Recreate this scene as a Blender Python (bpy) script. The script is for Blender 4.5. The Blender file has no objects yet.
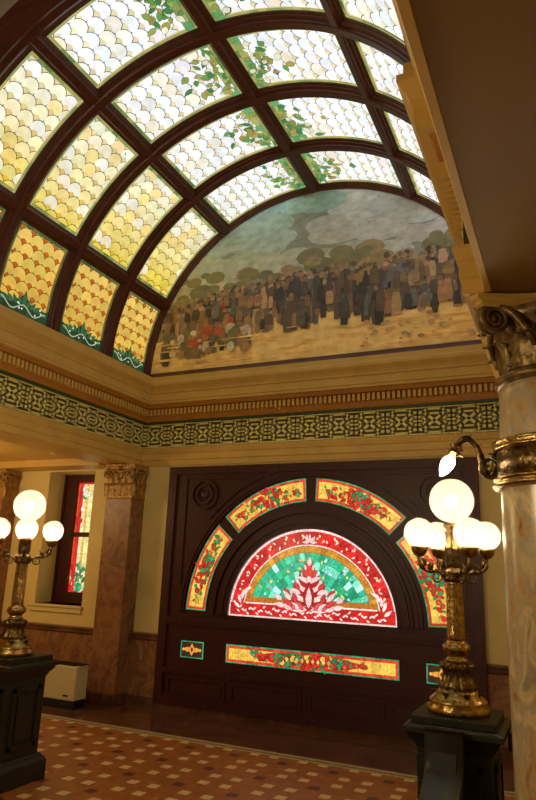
import bpy, math, random
from math import sin, cos, pi, radians as rad, atan2, sqrt, hypot
from mathutils import Vector, Matrix
rng = random.Random(7)
SC = bpy.context.scene
COL = SC.collection

# ------------------------------------------------------------------ materials
def new_mat(name):
    m = bpy.data.materials.new(name); m.use_nodes = True
    nt = m.node_tree
    return m, nt, nt.nodes['Principled BSDF']

def plain(name, col, rough=.5, metal=0, var=.0, scale=8, bump=0, spec=.5):
    m, nt, b = new_mat(name)
    b.inputs['Base Color'].default_value = (*col, 1)
    b.inputs['Roughness'].default_value = rough
    b.inputs['Metallic'].default_value = metal
    b.inputs['Specular IOR Level'].default_value = spec
    if var or bump:
        tc = nt.nodes.new('ShaderNodeTexCoord')
        n = nt.nodes.new('ShaderNodeTexNoise'); n.inputs['Scale'].default_value = scale
        n.inputs['Detail'].default_value = 6
        nt.links.new(tc.outputs['Object'], n.inputs['Vector'])
        if var:
            r = nt.nodes.new('ShaderNodeValToRGB')
            r.color_ramp.elements[0].position = .3; r.color_ramp.elements[1].position = .7
            r.color_ramp.elements[0].color = (*[c*(1-var) for c in col], 1)
            r.color_ramp.elements[1].color = (*[min(1, c*(1+var)) for c in col], 1)
            nt.links.new(n.outputs['Fac'], r.inputs['Fac'])
            nt.links.new(r.outputs['Color'], b.inputs['Base Color'])
        if bump:
            bp = nt.nodes.new('ShaderNodeBump'); bp.inputs['Strength'].default_value = bump
            bp.inputs['Distance'].default_value = .01
            nt.links.new(n.outputs['Fac'], bp.inputs['Height'])
            nt.links.new(bp.outputs['Normal'], b.inputs['Normal'])
    return m

def marble(name, stops, scale=2.5, rough=.25, stretch=(1, 1, .5), veinscale=5, vein=.7):
    m, nt, b = new_mat(name)
    N, L = nt.nodes, nt.links
    tc = N.new('ShaderNodeTexCoord'); mp = N.new('ShaderNodeMapping')
    mp.inputs['Scale'].default_value = stretch; mp.inputs['Rotation'].default_value = (.3, .5, .2)
    L.new(tc.outputs['Object'], mp.inputs['Vector'])
    n = N.new('ShaderNodeTexNoise'); n.inputs['Scale'].default_value = scale
    n.inputs['Detail'].default_value = 8; n.inputs['Distortion'].default_value = 1.4
    L.new(mp.outputs['Vector'], n.inputs['Vector'])
    r = N.new('ShaderNodeValToRGB'); cr = r.color_ramp
    while len(cr.elements) < len(stops): cr.elements.new(.5)
    for e, (p, c) in zip(cr.elements, stops): e.position = p; e.color = (*c, 1)
    L.new(n.outputs['Fac'], r.inputs['Fac'])
    v = N.new('ShaderNodeTexNoise'); v.inputs['Scale'].default_value = veinscale
    v.inputs['Detail'].default_value = 10; v.inputs['Distortion'].default_value = 2.5
    L.new(mp.outputs['Vector'], v.inputs['Vector'])
    vr = N.new('ShaderNodeValToRGB'); e = vr.color_ramp.elements
    e[0].position = .47; e[0].color = (1, 1, 1, 1); e[1].position = .5; e[1].color = (.6, .5, .45, 1)
    e2 = vr.color_ramp.elements.new(.54); e2.color = (1, 1, 1, 1)
    L.new(v.outputs['Fac'], vr.inputs['Fac'])
    mx = N.new('ShaderNodeMixRGB'); mx.blend_type = 'MULTIPLY'; mx.inputs[0].default_value = vein
    L.new(r.outputs['Color'], mx.inputs[1]); L.new(vr.outputs['Color'], mx.inputs[2])
    L.new(mx.outputs[0], b.inputs['Base Color']); b.inputs['Roughness'].default_value = rough
    return m

def wood_mat(name, c1, c2, rough=.32, sc=(1, 1, 6)):
    m, nt, b = new_mat(name)
    N, L = nt.nodes, nt.links
    tc = N.new('ShaderNodeTexCoord'); mp = N.new('ShaderNodeMapping'); mp.inputs['Scale'].default_value = sc
    L.new(tc.outputs['Object'], mp.inputs['Vector'])
    n = N.new('ShaderNodeTexNoise'); n.inputs['Scale'].default_value = 6; n.inputs['Detail'].default_value = 8
    L.new(mp.outputs['Vector'], n.inputs['Vector'])
    r = N.new('ShaderNodeValToRGB'); r.color_ramp.elements[0].position = .3; r.color_ramp.elements[1].position = .75
    r.color_ramp.elements[0].color = (*c1, 1); r.color_ramp.elements[1].color = (*c2, 1)
    L.new(n.outputs['Fac'], r.inputs['Fac']); L.new(r.outputs['Color'], b.inputs['Base Color'])
    b.inputs['Roughness'].default_value = rough
    return m

def glass_mat(name, strength, noise=.25, scale=14):
    """back-lit art glass: the colour of each pane is stored on its face"""
    m, nt, b = new_mat(name)
    N, L = nt.nodes, nt.links
    a = N.new('ShaderNodeAttribute'); a.attribute_name = 'Pane'
    tc = N.new('ShaderNodeTexCoord')
    n = N.new('ShaderNodeTexNoise'); n.inputs['Scale'].default_value = scale; n.inputs['Detail'].default_value = 3
    L.new(tc.outputs['Object'], n.inputs['Vector'])
    mr = N.new('ShaderNodeMapRange'); mr.inputs[1].default_value = .3; mr.inputs[2].default_value = .7
    mr.inputs[3].default_value = 1-noise; mr.inputs[4].default_value = 1+noise
    L.new(n.outputs['Fac'], mr.inputs[0])
    mx = N.new('ShaderNodeVectorMath'); mx.operation = 'SCALE'
    L.new(a.outputs['Color'], mx.inputs[0]); L.new(mr.outputs[0], mx.inputs['Scale'])
    L.new(mx.outputs[0], b.inputs['Emission Color'])
    b.inputs['Emission Strength'].default_value = strength
    b.inputs['Base Color'].default_value = (.02, .02, .02, 1); b.inputs['Roughness'].default_value = .25
    return m

def paint_mat(name):
    m, nt, b = new_mat(name)
    N, L = nt.nodes, nt.links
    a = N.new('ShaderNodeAttribute'); a.attribute_name = 'Pane'
    tc = N.new('ShaderNodeTexCoord')
    mp = N.new('ShaderNodeMapping'); mp.inputs['Scale'].default_value = (1, 1, 1.6)
    n = N.new('ShaderNodeTexNoise'); n.inputs['Scale'].default_value = 7; n.inputs['Detail'].default_value = 7
    L.new(tc.outputs['Object'], mp.inputs['Vector']); L.new(mp.outputs['Vector'], n.inputs['Vector'])
    mr = N.new('ShaderNodeMapRange'); mr.inputs[1].default_value = .25; mr.inputs[2].default_value = .75
    mr.inputs[3].default_value = 1.0; mr.inputs[4].default_value = 1.8
    L.new(n.outputs['Fac'], mr.inputs[0])
    mx = N.new('ShaderNodeVectorMath'); mx.operation = 'SCALE'
    L.new(a.outputs['Color'], mx.inputs[0]); L.new(mr.outputs[0], mx.inputs['Scale'])
    L.new(mx.outputs[0], b.inputs['Base Color']); b.inputs['Roughness'].default_value = .42
    return m

def floor_mat():
    """terracotta floor with inlaid cream and dark tiles on a half-metre grid"""
    m, nt, b = new_mat('terracotta_tiles')
    N, L = nt.nodes, nt.links
    geo = N.new('ShaderNodeTexCoord'); sep = N.new('ShaderNodeSeparateXYZ')
    L.new(geo.outputs['Object'], sep.inputs[0])
    def M(op, a, bb=None, c=None):
        n = N.new('ShaderNodeMath'); n.operation = op
        for i, v in enumerate((a, bb, c)):
            if v is None: continue
            if isinstance(v, (int, float)): n.inputs[i].default_value = v
            else: L.new(v, n.inputs[i])
        return n.outputs[0]
    def cell(o, off):      # distance from the dark tile's centre line, 0 .. .25
        a = M('ADD', o, off); a = M('DIVIDE', a, .5); a = M('FRACT', a)
        a = M('SUBTRACT', a, .5); a = M('ABSOLUTE', a); a = M('SUBTRACT', .5, a)
        return M('MULTIPLY', a, .5)
    ax = cell(sep.outputs[0], 3.58+10); ay = cell(sep.outputs[1], -.13+10)
    def near(a, c, h): return M('LESS_THAN', M('ABSOLUTE', M('SUBTRACT', a, c)), h)
    dark = M('MULTIPLY', near(ax, 0, .047), near(ay, 0, .047))
    cream = M('MULTIPLY', near(ax, .148, .045), near(ay, .148, .045))
    def grout(o, off):
        a = M('ADD', o, off); a = M('DIVIDE', a, .1); a = M('FRACT', a)
        a = M('ABSOLUTE', M('SUBTRACT', a, .5)); return M('GREATER_THAN', a, .47)
    g = M('MAXIMUM', grout(sep.outputs[0], .0), grout(sep.outputs[1], .0))
    n = N.new('ShaderNodeTexNoise'); n.inputs['Scale'].default_value = 9; n.inputs['Detail'].default_value = 5
    L.new(geo.outputs['Object'], n.inputs['Vector'])
    r = N.new('ShaderNodeValToRGB')
    r.color_ramp.elements[0].position = .3; r.color_ramp.elements[0].color = (.29, .095, .02, 1)
    r.color_ramp.elements[1].position = .7; r.color_ramp.elements[1].color = (.42, .145, .035, 1)
    L.new(n.outputs['Fac'], r.inputs['Fac'])
    def mix(f, a, col):
        x = N.new('ShaderNodeMixRGB'); L.new(f, x.inputs[0]); L.new(a, x.inputs[1])
        x.inputs[2].default_value = (*col, 1); return x.outputs[0]
    c = mix(M('MULTIPLY', g, .35), r.outputs['Color'], (.2, .08, .03))
    c = mix(dark, c, (.11, .03, .02)); c = mix(cream, c, (.72, .52, .25))
    L.new(c, b.inputs['Base Color']); b.inputs['Roughness'].default_value = .38
    return m

WOOD = wood_mat('mahogany', (.06, .013, .007), (.13, .032, .015), .36, (1, 4, 1))
WOODP = wood_mat('dark_mahogany_panel', (.036, .004, .005), (.065, .009, .009), .4, (5, 1, 1))
PLASTER = plain('cream_plaster', (.74, .60, .25), .6, var=.06, scale=3)
GOLDP = plain('gold_painted_plaster', (.66, .42, .11), .45, var=.08, scale=5)
AMBERP = plain('ochre_painted_plaster', (.50, .22, .03), .45, var=.08, scale=5)
GREENP = plain('green_paint', (.035, .07, .02), .5)
LATT = plain('cream_lattice_paint', (.86, .78, .27), .5)
REDP = plain('umber_paint', (.075, .055, .018), .5)
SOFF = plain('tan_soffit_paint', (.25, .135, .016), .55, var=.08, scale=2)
PINK = marble('pink_marble', [(.28, (.15, .06, .025)), (.46, (.34, .16, .07)), (.58, (.20, .08, .035)), (.72, (.44, .25, .12))], 2.8, .4, (1, 1, .8))
PALE = marble('veined_column_marble', [(.28, (.36, .15, .05)), (.40, (.62, .42, .20)), (.50, (.50, .42, .28)), (.60, (.78, .60, .32)), (.70, (.34, .28, .20)), (.82, (.70, .45, .2))], 6, .25, (1, 1, .65), 5, .35)
DARKM = marble('dark_brown_marble', [(.25, (.07, .028, .015)), (.6, (.15, .06, .032)), (.8, (.22, .11, .06))], 3, .15)
BRASS = plain('aged_brass', (.42, .27, .085), .27, 1, var=.5, scale=40, bump=.5)
BRONZE = plain('dark_bronze', (.17, .11, .045), .3, 1, var=.5, scale=40, bump=.6)
GILT = plain('gilded_plaster', (.20, .12, .035), .36, .35, var=.6, scale=24, bump=.6)
CAPM = plain('dull_gold_paint', (.38, .21, .055), .45, .2, var=.5, scale=30, bump=.6)
PED = plain('dark_green_painted_metal', (.016, .016, .006), .5, var=.25, scale=12)
RAILM = plain('polished_dark_stone', (.022, .020, .013), .38, var=.2, scale=8)
LEAD = plain('lead', (.01, .008, .006), .5)
CREAMM = plain('cream_enamel', (.62, .54, .30), .4)
BLACKM = plain('black_plastic', (.012, .012, .012), .4)
TILE = floor_mat()
BORD = plain('pale_border_tile', (.45, .36, .18), .4, var=.35, scale=40)
G_VAULT = glass_mat('vault_art_glass', 1.0, .12, 9)
G_PANEL = glass_mat('window_art_glass', 1.0, .3, 40)
PAINTM = paint_mat('mural_oil_paint')
WHITEP = plain('white_plastic', (.7, .68, .6), .4)

def globe_mat():
    m, nt, b = new_mat('opal_globe_glass')
    N, L = nt.nodes, nt.links
    N.remove(b)
    out = N['Material Output']
    tl = N.new('ShaderNodeBsdfTranslucent'); tl.inputs['Color'].default_value = (.11, .105, .105, 1)
    tr = N.new('ShaderNodeBsdfTransparent')
    mx = N.new('ShaderNodeMixShader'); mx.inputs[0].default_value = .25
    L.new(tl.outputs[0], mx.inputs[1]); L.new(tr.outputs[0], mx.inputs[2])
    L.new(mx.outputs[0], out.inputs['Surface'])
    return m
OPAL = globe_mat()
def emis(name, col, s):
    m, nt, b = new_mat(name)
    b.inputs['Emission Color'].default_value = (*col, 1); b.inputs['Emission Strength'].default_value = s
    b.inputs['Base Color'].default_value = (.8, .8, .8, 1)
    return m
BULB = emis('lit_bulb', (1, .86, .6), 26)
FILAM = emis('lit_lamp_bulb', (1, .80, .48), 250)

# ------------------------------------------------------------------ mesh builder
ORG = {}
class MB:
    def __init__(s): s.v = []; s.f = []; s.m = []; s.c = []; s.sm = []
    def face(s, pts, mi=0, col=None, smooth=False):
        i = len(s.v); s.v += [tuple(p) for p in pts]; s.f.append(list(range(i, i+len(pts)))); s.m.append(mi); s.c.append(col); s.sm.append(smooth)
    def raw(s, vs, fs, mi=0, smooth=False):
        i = len(s.v); s.v += [tuple(p) for p in vs]
        for f in fs: s.f.append([i+k for k in f]); s.m.append(mi); s.c.append(None); s.sm.append(smooth)
    def box(s, x0, x1, y0, y1, z0, z1, mi=0):
        vs = [(x, y, z) for z in (z0, z1) for y in (y0, y1) for x in (x0, x1)]
        s.raw(vs, [(0, 2, 3, 1), (4, 5, 7, 6), (0, 1, 5, 4), (1, 3, 7, 5), (3, 2, 6, 7), (2, 0, 4, 6)], mi)
    def frustum(s, c, h0, h1, z0, z1, mi=0):
        vs = [(c[0]+sx*h, c[1]+sy*h, z) for h, z in ((h0, z0), (h1, z1)) for sx, sy in ((-1, -1), (1, -1), (1, 1), (-1, 1))]
        s.raw(vs, [(3, 2, 1, 0), (4, 5, 6, 7)]+[(i, (i+1) % 4, 4+(i+1) % 4, 4+i) for i in range(4)], mi)
    def lathe(s, prof, c=(0, 0, 0), n=32, mi=0, ribs=0, amp=0, smooth=True, zr=None):
        """prof: (r, z); ribs/amp modulate the radius like carved leaves between zr"""
        vs = []; fs = []
        for r, z in prof:
            for k in range(n):
                a = 2*pi*k/n; rr = r
                if ribs and (zr is None or zr[0] <= z <= zr[1]): rr = r*(1+amp*(abs(cos(a*ribs/2))-.5))
                vs.append((c[0]+rr*cos(a), c[1]+rr*sin(a), c[2]+z))
        for j in range(len(prof)-1):
            for k in range(n):
                fs.append((j*n+k, j*n+(k+1) % n, (j+1)*n+(k+1) % n, (j+1)*n+k))
        i = len(vs)
        fs.append(tuple(range(n-1, -1, -1))); fs.append(tuple(range((len(prof)-1)*n, len(prof)*n)))
        s.raw(vs, fs, mi, smooth)
    def tube(s, pts, rads, n=8, mi=0, flat=1.0):
        pts = [Vector(p) for p in pts]
        if not hasattr(rads, '__len__'): rads = [rads]*len(pts)
        vs = []; fs = []; up = Vector((0, 0, 1)); prev = None
        for i, p in enumerate(pts):
            t = (pts[min(i+1, len(pts)-1)]-pts[max(i-1, 0)]).normalized()
            if prev is None:
                a = t.cross(up)
                if a.length < .1: a = t.cross(Vector((1, 0, 0)))
            else:
                a = prev-t*prev.dot(t)
            a.normalize(); prev = a; b = t.cross(a)
            for k in range(n):
                an = 2*pi*k/n; vs.append(p+rads[i]*(cos(an)*a*flat+sin(an)*b))
        for i in range(len(pts)-1):
            for k in range(n): fs.append((i*n+k, i*n+(k+1) % n, (i+1)*n+(k+1) % n, (i+1)*n+k))
        fs.append(tuple(range(n-1, -1, -1))); fs.append(tuple(range((len(pts)-1)*n, len(pts)*n)))
        s.raw(vs, fs, mi, True)
    def sphere(s, c, r, n=24, m=16, mi=0, sc=(1, 1, 1), R=None):
        vs = []; fs = []
        for j in range(m+1):
            th = pi*j/m
            for k in range(n):
                a = 2*pi*k/n
                p = Vector((sc[0]*r*sin(th)*cos(a), sc[1]*r*sin(th)*sin(a), -sc[2]*r*cos(th)))
                if R: p = R @ p
                vs.append(Vector(c)+p)
        for j in range(m):
            for k in range(n): fs.append((j*n+k, j*n+(k+1) % n, (j+1)*n+(k+1) % n, (j+1)*n+k))
        s.raw(vs, fs, mi, True)
    def sweep(s, prof, stations, mi=0, smooth=False, close=False, caps=True):
        """stations: functions profile point -> 3D"""
        n = len(prof); vs = [st(p) for st in stations for p in prof]; fs = []
        for j in range(len(stations)-1):
            for k in range(n if close else n-1):
                k2 = (k+1) % n
                fs.append((j*n+k, j*n+k2, (j+1)*n+k2, (j+1)*n+k))
        if caps and close:
            fs.append(tuple(range(n-1, -1, -1))); fs.append(tuple(range((len(stations)-1)*n, len(stations)*n)))
        s.raw(vs, fs, mi, smooth)
    def build(s, name, mats, parent=None, label=None, bevel=0):
        if not isinstance(mats, (list, tuple)): mats = [mats]
        o0 = ORG.get(parent.name, Vector((0, 0, 0))) if parent else Vector((0, 0, 0))
        me = bpy.data.meshes.new(name)
        me.from_pydata([tuple(Vector(v)-o0) for v in s.v], [], s.f)
        for m in mats: me.materials.append(m)
        me.polygons.foreach_set('material_index', s.m)
        me.polygons.foreach_set('use_smooth', s.sm)
        if any(c is not None for c in s.c):
            at = me.color_attributes.new('Pane', 'FLOAT_COLOR', 'CORNER')
            buf = []
            for f, c in zip(s.f, s.c):
                c = c or (0, 0, 0)
                for _ in f: buf += [c[0], c[1], c[2], 1]
            at.data.foreach_set('color', buf)
        me.update()
        o = bpy.data.objects.new(name, me); COL.objects.link(o)
        if parent:
            o.parent = parent
        ORG[o.name] = o0
        if label: o['label'] = label
        if bevel:
            md = o.modifiers.new('Bevel', 'BEVEL'); md.width = bevel; md.segments = 2; md.limit_method = 'ANGLE'
        return o

def thing(name, loc, label, cat, group=None):
    o = bpy.data.objects.new(name, None); COL.objects.link(o); o.location = loc
    o.empty_display_size = .1
    ORG[o.name] = Vector(loc); o['label'] = label; o['category'] = cat
    if group: o['group'] = group
    return o
def tag(o, label, cat, group=None):
    o['label'] = label; o['category'] = cat
    if group: o['group'] = group
    return o
def struct(o): o['kind'] = 'structure'; return o
def copy_tree(o, parent=None):
    c = o.copy(); COL.objects.link(c); c.parent = parent
    for ch in list(o.children): copy_tree(ch, c)
    return c

# ------------------------------------------------------------------ dimensions
YW = 7.5            # far wall
XC, ZC, RV = -2.945, 4.38, 2.532   # vault axis, spring height, radius at rib face
XL, XR = -5.45, -.37
XRN = -.27          # nearer, recessed part of the right entablature
YBRK = 3.03

# ------------------------------------------------------------------ 2D helpers for art glass / painting
def clip(poly, test):      # test: list of (a,b,c) keep a*x+b*y+c>=0
    for a, b, c in test:
        out = []
        for i in range(len(poly)):
            p, q = poly[i], poly[(i+1) % len(poly)]
            dp = a*p[0]+b*p[1]+c; dq = a*q[0]+b*q[1]+c
            if dp >= 0: out.append(p)
            if (dp >= 0) != (dq >= 0):
                t = dp/(dp-dq); out.append((p[0]+t*(q[0]-p[0]), p[1]+t*(q[1]-p[1])))
        poly = out
        if len(poly) < 3: return []
    return poly
def circ(cx, cy, r, n=16, sy=1, a0=0):
    return [(cx+r*cos(a0+2*pi*k/n), cy+r*sy*sin(a0+2*pi*k/n)) for k in range(n)]
def leaf(cx, cy, l, w, ang, n=5):
    """pointed leaf outline starting at (cx,cy) towards ang"""
    up = [(l*t/n, w*sin(pi*(t/n)**.8)) for t in range(n+1)]
    dn = [(l*t/n, -w*sin(pi*(t/n)**.8)) for t in range(n-1, 0, -1)]
    return [(cx+x*cos(ang)-y*sin(ang), cy+x*sin(ang)+y*cos(ang)) for x, y in up+dn]
class Sheet:
    """stack of flat coloured pieces; f(u, v, h) maps to 3D, h = height towards the room"""
    def __init__(s, f, step=.0007, lead=True, deep=.006):
        s.f = f; s.mb = MB(); s.h = 0; s.step = step; s.lead = lead; s.deep = deep; s.q = []
    def add(s, poly, col, lw=.005, clipt=None, h=None, mi=0):
        if h is None: s.h += s.step; s.q.append((poly, col, lw, clipt, s.h, mi)); return
        s.put2(poly, col, lw, clipt, h, mi, s.step)
    def build(s, *a, **k):
        f = min(1, s.deep/s.h) if s.h else 1      # keep the whole stack of panes thin
        for poly, col, lw, ct_, h, mi in s.q: s.put2(poly, col, lw, ct_, h*f, mi, s.step*f)
        return s.mb.build(*a, **k)
    def put2(s, poly, col, lw, clipt, h, mi, step):
        def put(P, hh, mi, c):
            if clipt: P = clip(P, clipt)
            if len(P) < 3: return
            cx = sum(p[0] for p in P)/len(P); cy = sum(p[1] for p in P)/len(P)
            for i in range(len(P)):
                a, b = P[i], P[(i+1) % len(P)]
                s.mb.face([s.f(cx, cy, hh), s.f(a[0], a[1], hh), s.f(b[0], b[1], hh)], mi, c)
        if lw and s.lead:
            cx = sum(p[0] for p in poly)/len(poly); cy = sum(p[1] for p in poly)/len(poly)
            big = []
            for x, y in poly:
                d = hypot(x-cx, y-cy) or 1; big.append((x+(x-cx)/d*lw, y+(y-cy)/d*lw))
            put(big, h, 1, None)
        put(poly, h+step*.5, mi, col)
    def strip(s, pts, w, col, lw=.004, h=None):
        for i in range(len(pts)-1):
            a, b = pts[i], pts[i+1]; d = hypot(b[0]-a[0], b[1]-a[1]) or 1
            nx, ny = -(b[1]-a[1])/d*w/2, (b[0]-a[0])/d*w/2
            s.add([(a[0]+nx, a[1]+ny), (b[0]+nx, b[1]+ny), (b[0]-nx, b[1]-ny), (a[0]-nx, a[1]-ny)], col, lw, h=h)
def vary(c, a=.12, r=rng):
    k = 1+r.uniform(-a, a); return tuple(max(0, x*k*(1+r.uniform(-a, a)*.4)) for x in c)
def lerp(a, b, t): return tuple(x+(y-x)*t for x, y in zip(a, b))

# ------------------------------------------------------------------ room shell
XFL, XFR = -8.6, 2.6
mb = MB(); mb.box(XFL, XFR, 4.12, 6.3, -.25, 0); mb.box(XFL, -4.12, -1.5, 4.12, -.25, 0); mb.box(-.92, XFR, -1.5, 4.12, -.25, 0)
struct(mb.build('floor', TILE))
mb = MB(); mb.box(XFL, XFR, 6.3, 6.345, -.25, .003, 0); mb.box(XFL, XFR, 6.345, 6.365, -.25, .004, 1); mb.box(XFL, XFR, 6.365, 6.43, -.25, .003, 0)
struct(mb.build('trim_1', [BORD, REDP]))
mb = MB(); mb.box(XFL, XFR, 6.43, YW+.6, -.25, .006); mb.box(-4.93, -.87, YW-.07, YW, .006, .07)
struct(mb.build('trim_2', DARKM))
# stair going down between the pedestals, with its nosing
mb = MB()
for i in range(9):
    y1 = 4.12-.3*i; mb.box(-4.1, -.94, y1-.3, y1, -2.2, -.17*(i+1))
mb.box(-4.12, -.92, 4.08, 4.121, -.25, .012, 0); mb.box(-4.9, -4.12, 3.98, 4.135, 0, .012)
struct(mb.build('floor_stair', RAILM))

# far wall with the window opening x -7.12..-6.26, z 1.14..3.06
mb = MB()
WX0, WX1, WZ0, WZ1 = -7.12, -6.26, 1.14, 3.04
mb.box(XFL, WX0, YW, YW+.5, 0, 7.4); mb.box(WX1, XFR, YW, YW+.5, 0, 7.4)
mb.box(WX0, WX1, YW, YW+.5, 0, WZ0); mb.box(WX0, WX1, YW, YW+.5, WZ1, 7.4)
struct(mb.build('wall_far', PLASTER))
mb = MB(); mb.box(XFL-.2, XFL, -1.5, YW+.5, 0, 3.1); struct(mb.build('wall_left', PLASTER))
mb = MB(); mb.box(XFR, XFR+.2, -1.5, YW+.5, 0, 3.1); struct(mb.build('wall_right', PLASTER))
# marble wainscot and its cap, dark baseboard
for i, (a, b) in enumerate(((XFL, -5.77), (-5.36, -4.93), (-.92, XFR))):
    mb = MB(); mb.box(a, b, YW-.03, YW, .1, .80); struct(mb.build('trim_%d' % (3+i), PINK))
    mb = MB()
    pr = [(0, .78), (.035, .78), (.045, .80), (.045, .83), (.06, .84), (.06, .865), (0, .875)]
    mb.sweep(pr, [lambda p, X=X: (X, YW-p[0], p[1]) for X in (a, b)], close=True)
    struct(mb.build('trim_%d' % (6+i), DARKM if i != 5 else DARKM))
    mb = MB(); mb.box(a, b, YW-.045, YW, 0, .11); struct(mb.build(('baseboard_left', 'baseboard_middle', 'baseboard_right')[i], DARKM))

# aisle ceilings (left and right) with a beam against the window wall
mb = MB(); mb.box(XFL, -5.95, -1.5, YW, 3.16, 3.3); mb.box(XFL, -5.9, 7.12, YW, 3.06, 3.16)
struct(mb.build('ceiling_left_aisle', GOLDP))
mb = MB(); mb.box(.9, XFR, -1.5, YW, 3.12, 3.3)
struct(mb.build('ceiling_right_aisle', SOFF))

# ------------------------------------------------------------------ entablatures
PROF_LOW = [(-.012, 3.085), (-.012, 3.07), (.015, 3.07), (.02, 3.08), (.02, 3.145), (.032, 3.155), (.032, 3.235), (.042, 3.245), (.052, 3.28), (.058, 3.30), (.058, 3.315), (.006, 3.33)]
PROF_FRZ = [(.006, 3.33), (.006, 3.67)]
PROF_GRN = [(.006, 3.67), (.03, 3.672), (.035, 3.70), (.035, 3.705)]
PROF_MID = [(.035, 3.705), (.05, 3.73), (.055, 3.76), (.055, 3.87), (.12, 3.88), (.14, 3.92)]
PROF_TOP = [(.14, 3.92), (.19, 3.925), (.19, 3.955), (.20, 3.965), (.20, 4.06), (.215, 4.07), (.215, 4.09), (.23, 4.12), (.26, 4.16), (.27, 4.175), (.27, 4.215), (.25, 4.22), (.24, 4.235), (.24, 4.30), (-.05, 4.31)]
def entab(name, stations, face_pt, dent):
    """stations map (projection, z) to 3D; dent = list of (point function, length)"""
    mb = MB()
    for pr, mi in ((PROF_LOW, 0), (PROF_FRZ, 1), (PROF_GRN, 2), (PROF_MID, 3), (PROF_TOP, 0)):
        mb.sweep(pr, stations, mi)
    for (f, s0, s1) in dent:
        s = s0
        while s < s1:
            P = [f(s+ds, p, z) for z in (3.775, 3.86) for p in (.05, .128) for ds in (0, .034)]
            mb.raw(P, [(0, 2, 3, 1), (4, 5, 7, 6), (0, 1, 5, 4), (1, 3, 7, 5), (3, 2, 6, 7), (2, 0, 4, 6)], 0)
            s += .062
    struct(mb.build(name, [GOLDP, REDP, GREENP, AMBERP]))
far = lambda s, p, z: (s, YW-p, z)
left = lambda s, p, z: (XL+p, s, z)
right = lambda s, p, z: (XR-p, s, z)
rightn = lambda s, p, z: (XRN-p, s, z)
entab('trim_9', [lambda p: (XL+p[0], YW-p[0], p[1]), lambda p: (XR-p[0], YW-p[0], p[1])], None, [(far, XL+.1, XR-.1)])
entab('trim_10', [lambda p: left(-1.5, *p), lambda p: left(YW-p[0], *p)], None, [(left, 1.5, YW-.1)])
entab('trim_11', [lambda p: (XRN-.02, YBRK-p[0], p[1]), lambda p: (XR-p[0], YBRK-p[0], p[1]), lambda p: right(YW-p[0], *p)], None, [(right, YBRK+.03, YW-.1)])
entab('trim_12', [lambda p: rightn(-1.5, *p), lambda p: rightn(YBRK-.01, *p)], None, [(rightn, .5, YBRK-.25)])
# beams carrying them
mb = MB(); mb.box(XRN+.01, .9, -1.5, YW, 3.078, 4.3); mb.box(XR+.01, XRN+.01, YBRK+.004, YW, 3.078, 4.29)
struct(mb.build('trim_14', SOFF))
mb = MB(); mb.box(-5.97, XL-.01, -1.5, YW, 3.078, 4.3); struct(mb.build('trim_15', GOLDP))

# interlaced frieze: raised bands on the painted ground, one mesh per wall
def lattice(name, f, s0, s1):
    mb = MB(); P = .385; zc = 3.50; H = .155
    n = int(round((s1-s0)/P)); P = (s1-s0)/n
    def band(a, b, w=.020, d=.008, mi=0):
        dx, dy = b[0]-a[0], b[1]-a[1]; L = hypot(dx, dy); dx /= L; dy /= L
        a = (a[0]-dx*w*.35, a[1]-dy*w*.35); b = (b[0]+dx*w*.35, b[1]+dy*w*.35)
        q = [(a[0]-dy*w/2, a[1]+dx*w/2), (b[0]-dy*w/2, b[1]+dx*w/2), (b[0]+dy*w/2, b[1]-dx*w/2), (a[0]+dy*w/2, a[1]-dx*w/2)]
        lo = [f(x, .006, y) for x, y in q]; hi = [f(x, .006+d, y) for x, y in q]
        mb.raw(lo+hi, [(4, 5, 6, 7)]+[(i, (i+1) % 4, 4+(i+1) % 4, 4+i) for i in range(4)], mi)
    for k in range(n):
        u = lambda t: s0+(k+t)*P
        for sg in (1, -1):
            z = lambda v: zc+sg*v*H
            L1 = [(-.0, .66), (.17, .66), (.30, .40), (.5, 0), (.70, -.40), (.83, -.66), (1, -.66)]
            for a, b in zip(L1, L1[1:]): band((u(a[0]), z(a[1])), (u(b[0]), z(b[1])), .034)
            L2 = [(.17, .66), (.28, .92), (.72, .92), (.83, .66)]
            for a, b in zip(L2, L2[1:]): band((u(a[0]), z(a[1])), (u(b[0]), z(b[1])), .028)
            band((u(.38), z(.55)), (u(.62), z(.55)), .022)
            for q in ([(0, .30), (.13, .30), (.27, 0)], [(1, .30), (.87, .30), (.73, 0)]):
                for a, b in zip(q, q[1:]): band((u(a[0]), z(a[1])), (u(b[0]), z(b[1])), .028)
        for e in (0, 1):
            band((u(abs(e-0)), zc), (u(abs(e-.12)), zc), .022)
        for c in (.37, .63):
            q = [(u(c-.075), zc), (u(c), zc+.3*H), (u(c+.075), zc), (u(c), zc-.3*H)]
            mb.raw([f(x, .0095, y) for x, y in q], [(0, 1, 2, 3)], 1)
    for v in (-1.03, 1.03): band((s0, zc+v*H), (s1, zc+v*H), .014)
    struct(mb.build(name, [LATT, GREENP]))
lattice('trim_16', far, XL, XR)
lattice('trim_17', left, YW-.385*22, YW)
lattice('trim_18', right, YBRK, YW)

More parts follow.
